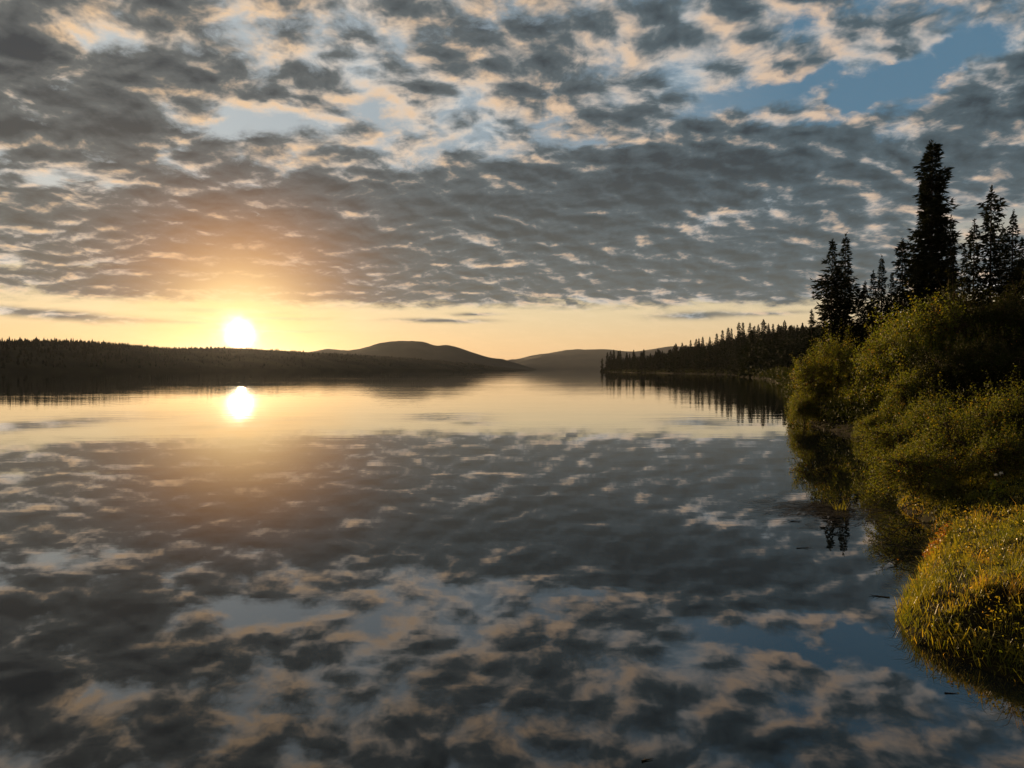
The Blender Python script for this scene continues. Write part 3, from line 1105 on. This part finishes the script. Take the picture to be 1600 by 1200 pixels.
def blades(q, x, y, z, h, w, tint, lean):
    n = len(x)
    a = rng.uniform(0, 6.283, n)
    d = np.stack([np.cos(a), np.sin(a)], 1)
    wv = np.stack([-d[:, 1], d[:, 0], np.zeros(n)], 1) * w[:, None] * 0.5
    p0 = np.stack([x, y, z], 1)
    p1 = p0 + np.stack([d[:, 0] * h * lean * 0.35, d[:, 1] * h * lean * 0.35, h * 0.62], 1)
    p2 = p0 + np.stack([d[:, 0] * h * lean, d[:, 1] * h * lean, h * (1 - 0.35 * lean)], 1)
    q.add(np.stack([p0 - wv, p0 + wv, p1 + wv * 0.8, p1 - wv * 0.8], 1), tint)
    q.add(np.stack([p1 - wv * 0.8, p1 + wv * 0.8, p2 + wv * 0.1, p2 - wv * 0.1], 1), tint)


q = Quads()
tx, ty, ts = sample_bank(9000, 2.0, 13.5, 1.0, 15.0, -0.02, 9.0)      # tussocks
m = 40
n = len(tx)
tsz = rng.uniform(0.55, 1.3, n) * np.clip(0.65 + 0.35 * ts, 0.6, 1.1)
tt = np.clip(rng.normal(0.46, 0.16, n) + 0.22 * np.exp(-np.maximum(ts, 0) / 0.25), 0, 1)
bx = np.repeat(tx, m) + rng.normal(0, 0.055, n * m)
by = np.repeat(ty, m) + rng.normal(0, 0.055, n * m)
bz = ground_z(bx, by) - 0.015
h = np.repeat(tsz, m) * rng.uniform(0.035, 0.12, n * m)
w = rng.uniform(0.003, 0.007, n * m)
blades(q, bx, by, bz, h, w, np.clip(np.repeat(tt, m) + rng.normal(0, 0.10, n * m), 0, 1), rng.uniform(0.2, 1.25, n * m))
# scattered taller blades and seed stalks
x, y, s = sample_bank(2200, 2.0, 13.0, 1.0, 14.0, 0.05, 8.0)
blades(q, x, y, ground_z(x, y), rng.uniform(0.12, 0.26, len(x)), rng.uniform(0.004, 0.008, len(x)), rng.uniform(0.4, 0.95, len(x)), rng.uniform(0.3, 1.3, len(x)))
# long bent tufts
x, y, s = sample_bank(900, 2.6, 12.5, 3.0, 12.0, 0.05, 6.0)
k = rng.random(len(x)) < np.where(y < 8.0, 0.75, 0.35)
x, y = x[k], y[k]
mm = 36
lx = np.repeat(x, mm) + rng.normal(0, 0.03, len(x) * mm)
ly = np.repeat(y, mm) + rng.normal(0, 0.03, len(x) * mm)
blades(q, lx, ly, ground_z(lx, ly), np.repeat(rng.uniform(0.7, 1.2, len(x)), mm) * rng.uniform(0.12, 0.27, len(lx)), rng.uniform(0.003, 0.006, len(lx)),
       np.clip(np.repeat(rng.normal(0.5, 0.14, len(x)), mm) + rng.normal(0, 0.1, len(lx)), 0, 1), rng.uniform(0.5, 1.5, len(lx)))
# blades hanging over the edge
x, y, s = sample_bank(60000, 2.0, 6.5, 1.0, 10.5, -0.03, 0.12)
blades(q, x, y, ground_z(x, y), rng.uniform(0.05, 0.2, len(x)), rng.uniform(0.004, 0.008, len(x)), rng.beta(2.2, 2, len(x)), rng.uniform(0.6, 1.6, len(x)))
grass = link('grass', q.mesh('grass', M_GRASS))
tag(grass, 'tufted green and golden grass covering the near bank', 'grass', None, 'stuff')

# undergrowth below the willows
q2 = Quads()
x, y, s = sample_bank(420000, 4.0, 60.0, 9.5, 95.0, 0.0, 26.0)
k = rng.random(len(x)) < np.clip(26.0 / y, 0.12, 1.0) ** 1.3
x, y, s = x[k], y[k], s[k]
hh = (0.25 + 0.9 * np.clip(fbm(x * 0.5, y * 0.5, 3) + 0.5, 0, 1)) * np.clip((y - 8) / 10, 0.15, 1.2)
c = np.stack([x, y, ground_z(x, y) + rng.random(len(x)) ** 0.6 * hh], 1)
dv = rng.normal(0, 1, (len(x), 3))
sz = np.clip(0.035 + 0.0035 * y, 0.05, 0.2)
leaves(q2, c, dv, sz * rng.uniform(0.7, 1.3, len(x)), sz * 0.4, rng.beta(2, 2.6, len(x)), 0.2)
# leafy overhang that hides the bank along the water
x, y, s = sample_bank(900000, 3.5, 40.0, 8.6, 95.0, -0.35, 0.45)
k = (rng.random(len(x)) < np.clip(14.0 / y, 0.1, 1.0)) & (s < 0.02 * y) & (s > -0.008 * y)
x, y, s = x[k], y[k], s[k]
c = np.stack([x, y, np.maximum(ground_z(x, y), 0) + rng.random(len(x)) ** 1.4 * np.clip(0.028 * y, 0.25, 0.9)], 1)
dv = rng.normal(0, 1, (len(x), 3))
sz = np.clip(0.03 + 0.0035 * y, 0.045, 0.16)
leaves(q2, c, dv, sz * rng.uniform(0.7, 1.3, len(x)), sz * 0.4, rng.beta(2, 2.4, len(x)), 0.2)
# thicket along the shore of the bay and the point
x, y = rng.uniform(30, 130, 120000), rng.uniform(90, 700, 120000)
s = shore_dist(x, y)
k = (s > -0.6) & (s < 7)
x, y, s = x[k], y[k], s[k]
c = np.stack([x, y, np.maximum(ground_z(x, y), 0) + rng.random(len(x)) * 1.6], 1)
leaves(q2, c, rng.normal(0, 1, (len(x), 3)), rng.uniform(0.4, 0.9, len(x)), rng.uniform(0.2, 0.4, len(x)), rng.beta(2, 2.6, len(x)), 0.2)
under = link('undergrowth', q2.mesh('undergrowth', M_SHADED_LEAF))
tag(under, 'low leafy undergrowth below the willows and spruces of the near shore', 'undergrowth', None, 'stuff')

# small broad leaves and turning herbs among the grass
q = Quads()
x, y, s = sample_bank(90000, 2.0, 13.0, 1.0, 14.0, 0.0, 8.0)
k = fbm(x * 1.1 + 40, y * 1.1, 3) + 0.12 * rng.normal(size=len(x)) > -0.04
x, y = x[k], y[k]
c = np.stack([x, y, ground_z(x, y) + rng.uniform(0.02, 0.12, len(x))], 1)
dv = rng.normal(0, 1, (len(x), 3))
dv[:, 2] = np.abs(dv[:, 2]) * 0.6
leaves(q, c, dv, rng.uniform(0.015, 0.042, len(x)), rng.uniform(0.009, 0.02, len(x)), rng.beta(2, 2.2, len(x)), 0.2)
herbs = link('ground_cover', q.mesh('ground_cover', M_GRASS))
tag(herbs, 'small leafy herbs scattered through the bank grass', 'herbs', None, 'stuff')
q = Quads()
sx, sy, ss = sample_bank(30000, 2.8, 5.4, 5.5, 10.2, -0.05, 0.16)
k = vnoise(sx * 2.6, sy * 2.6) > 0.56
k &= sy > 6.4
sx, sy = sx[k], sy[k]
c = np.stack([sx, sy, np.maximum(ground_z(sx, sy), 0) + rng.uniform(0.02, 0.16, len(sx))], 1)
dv = rng.normal(0, 1, (len(sx), 3))
leaves(q, c, dv, rng.uniform(0.02, 0.05, len(sx)), rng.uniform(0.010, 0.022, len(sx)), rng.random(len(sx)), 0.2)
red = link('leafy_herbs', q.mesh('leafy_herbs', M_RED))
tag(red, 'orange and russet turning leaves along the rim of the bank', 'herbs', None, 'stuff')

# ------------------------------------------------------------------ small things at the water edge
def empty(name, loc, label, cat, group=None):
    t = link(name, None, None, loc)
    return tag(t, label, cat, group)


def twig_mesh(name, length, rad, seed, forks=3, mat=None, droop=0.0):
    """a bare crooked twig with side forks, lying along +x"""
    r = np.random.default_rng(seed)
    q = Quads()
    u = np.linspace(0, 1, 8)
    p = np.stack([u * length, np.cumsum(r.normal(0, 0.02 * length, 8)), np.cumsum(r.normal(0, 0.008 * length, 8)) - droop * u ** 2 * length], 1)
    q.tube(p, rad * (1 - 0.8 * u), 5)
    for k in range(forks):
        i = r.integers(2, 7)
        d = np.array([r.uniform(0.3, 1), r.choice([-1, 1]) * r.uniform(0.4, 1), r.uniform(-0.1, 0.35)])
        ll = length * r.uniform(0.15, 0.4)
        v = np.linspace(0, 1, 4)[:, None]
        q.tube(p[i] + v * d * ll + r.normal(0, 0.01 * length, (4, 3)) * v, rad * 0.5 * (1 - 0.8 * v[:, 0]), 4)
    return q.mesh(name, mat or M_DRIFT)


def floating(label, px, py, length, rad, ang, seed, forks=2):
    x, y = on_water(px, py)
    o = link('floating_twig', twig_mesh('floating_twig', length, rad, seed, forks), None, (x, y, 0.004))
    o.rotation_euler = (0, 0, ang)
    tag(o, label, 'twig', 'twigs floating on the lake')


floating('dark twig floating on the open water below the grass bank corner', 1476, 1083, 0.085, 0.006, -0.1, 41, 1)
floating('little dark twig floating at the bottom edge, in the middle of the lake', 1003, 1190, 0.07, 0.006, 0.4, 42, 1)
floating('straight dark twig drifting left of the spruce reflection', 1235, 815, 0.16, 0.007, -0.05, 43, 1)
floating('forked twig drifting just below the tip of the spruce reflection', 1245, 857, 0.22, 0.005, 0.1, 44, 3)
floating('twig half under the rim of the grass bank, pointing out over the water', 1390, 934, 0.18, 0.008, 2.9, 47, 3)

# a bed of drowned grass lying on the water and a few blades standing out of it
q = Quads()
rng = np.random.default_rng(51)
cx, cy = on_water(1292, 799)
n = 420
x = cx + rng.normal(0, 0.42, n)
y = cy + rng.normal(0, 0.55, n)
L = rng.uniform(0.25, 0.6, n)
a = rng.normal(0.15, 0.5, n)
d = np.stack([np.cos(a), np.sin(a), np.zeros(n)], 1) * L[:, None]
wv = np.stack([-np.sin(a), np.cos(a), np.zeros(n)], 1) * 0.006
p0 = np.stack([x, y, np.full(n, 0.006)], 1) - d * 0.5
p1 = p0 + d * 0.5 + np.array([0, 0, 0.012])
p2 = p0 + d
q.add(np.stack([p0 - wv, p0 + wv, p1 + wv, p1 - wv], 1), 0.3)
q.add(np.stack([p1 - wv, p1 + wv, p2 + wv * 0.2, p2 - wv * 0.2], 1), 0.3)
mat_ = link('drowned_grass', q.mesh('drowned_grass', M_DRIFT))
tag(mat_, 'mat of drowned grass floating over the spruce reflection', 'grass', None, 'stuff')
q = Quads()
n = 30
x = cx + 0.25 + rng.normal(0, 0.05, n)
y = cy + 0.1 + rng.normal(0, 0.04, n)
blades(q, x, y, np.full(n, -0.02), rng.uniform(0.10, 0.26, n), rng.uniform(0.004, 0.007, n), rng.uniform(0.4, 0.8, n), rng.uniform(0.5, 1.3, n))
sedge = link('sedge_tuft', q.mesh('sedge_tuft', M_GRASS))
tag(sedge, 'bent sedge tuft standing in the water by the drowned grass', 'sedge')

# bare branches reaching down to the water from the willows
for lab, px, py, h, ln, ang, sd in (
        ('bare crooked branch reaching from the willow down to the water, longest', 1452, 800, 0.42, 1.15, 3.35, 61),
        ('bare thin branch slanting into the water below the long one', 1440, 822, 0.34, 0.8, 3.6, 62),
        ('bare twiggy branch over the water under the golden willow', 1456, 856, 0.30, 0.75, 3.1, 63)):
    x, y = on_water(px, py)
    o = link('bare_branch', twig_mesh('bare_branch', ln, 0.010, sd, 6, None, 0.42), None, (x, y, h))
    o.rotation_euler = (0, 0, ang)
    tag(o, lab, 'branch', 'bare branches over the water')

# dark log on the bay shore
x, y = on_water(1300, 671)
q = Quads()
u = np.linspace(0, 1, 9)
pts = np.stack([u * 2.6, 0.12 * np.sin(u * 4), 0.07 + 0.02 * np.sin(u * 9)], 1)
q.tube(pts, 0.11 + 0.015 * np.sin(u * 13), 10)
q.tube(np.array([pts[5], pts[5] + [0.12, -0.25, 0.22]]), [0.035, 0.015], 5)
lg = link('driftwood_log', q.mesh('driftwood_log', M_DRIFT), None, (x, y - 0.1, 0.0))
lg.rotation_euler = (0, 0, 0.12)
tag(lg, 'dark log lying on the waterline below the bay willows', 'log')


# white flower heads
def flower(label, px, py, dist, h, seed):
    r = np.random.default_rng(seed)
    x, y, z = at(px, py, dist)
    zb = float(ground_z(np.array([x]), np.array([y]))[0])
    t = empty('white_flower', (x, y, zb), label, 'flower', 'white umbel flowers')
    hh = z - zb
    st, he, lf = Quads(), Quads(), Quads()
    u = np.linspace(0, 1, 5)
    st.tube(np.stack([0.02 * np.sin(u * 3), 0 * u, u * hh], 1), 0.004 * (1 - 0.5 * u), 5)
    tip = np.array([0.02 * math.sin(3), 0, hh])
    for k in range(12):
        a = r.uniform(0, 6.28)
        e = tip + np.array([math.cos(a), math.sin(a), 0]) * r.uniform(0.003, 0.022) + [0, 0, r.uniform(0.015, 0.03)]
        st.tube(np.array([tip, e]), [0.0015, 0.001], 3)
        c = e + r.normal(0, 0.006, (14, 3))
        leaves(he, c, r.normal(0, 1, (14, 3)), 0.010, 0.008, 0.5)
    c = np.stack([r.normal(0, 0.03, 16), r.normal(0, 0.03, 16), r.uniform(0.05, hh * 0.8, 16)], 1)
    leaves(lf, c, r.normal(0, 1, (16, 3)), 0.09, 0.035, 0.4, 0.2)
    link('stem', st.mesh('stem', M_STEM), t)
    link('flower_head', he.mesh('flower_head', M_WHITE), t)
    link('leaves', lf.mesh('leaves', M_WILLOW), t)


flower('white umbel flower standing tallest in the shade behind the grass bank', 1556, 744, 10.2, 0.9, 71)
flower('smaller white flower right beside the tall umbel in the shade', 1564, 742, 10.35, 0.8, 72)
flower('white flower at the water edge under the golden willow', 1385, 763, 13.9, 0.6, 73)

# ------------------------------------------------------------------ evening haze over the lake
m, b, out = new_mat('haze')
def air_volume(color, density, g):
    v = m.node_tree.nodes.new('ShaderNodeVolumePrincipled')
    v.inputs['Color'].default_value = (*color, 1)
    v.inputs['Density'].default_value = density
    v.inputs['Anisotropy'].default_value = g
    return v


fine_air = air_volume((0.74, 0.86, 1.0), 2.6e-5, 0.25)      # thin bluish mist
droplets = air_volume((1.0, 0.40, 0.10), 0.24e-5, 0.90)      # larger droplets that glow round the sun
both = m.node_tree.nodes.new('ShaderNodeAddShader')
m.node_tree.links.new(fine_air.outputs[0], both.inputs[0])
m.node_tree.links.new(droplets.outputs[0], both.inputs[1])
m.node_tree.links.new(both.outputs[0], out.inputs['Volume'])
hx, z0, z1 = 14500.0, -3.0, 290.0
vs = [(-hx, -hx, z0), (hx, -hx, z0), (hx, hx, z0), (-hx, hx, z0), (-hx, -hx, z1), (hx, -hx, z1), (hx, hx, z1), (-hx, hx, z1)]
fs = [(3, 2, 1, 0), (4, 5, 6, 7), (0, 1, 5, 4), (1, 2, 6, 5), (2, 3, 7, 6), (3, 0, 4, 7)]
me = bpy.data.meshes.new('haze')
me.from_pydata(vs, [], fs)
me.materials.append(m)
haze = link('haze', me)
tag(haze, 'thin evening haze paling the far hills', 'haze', None, 'stuff')
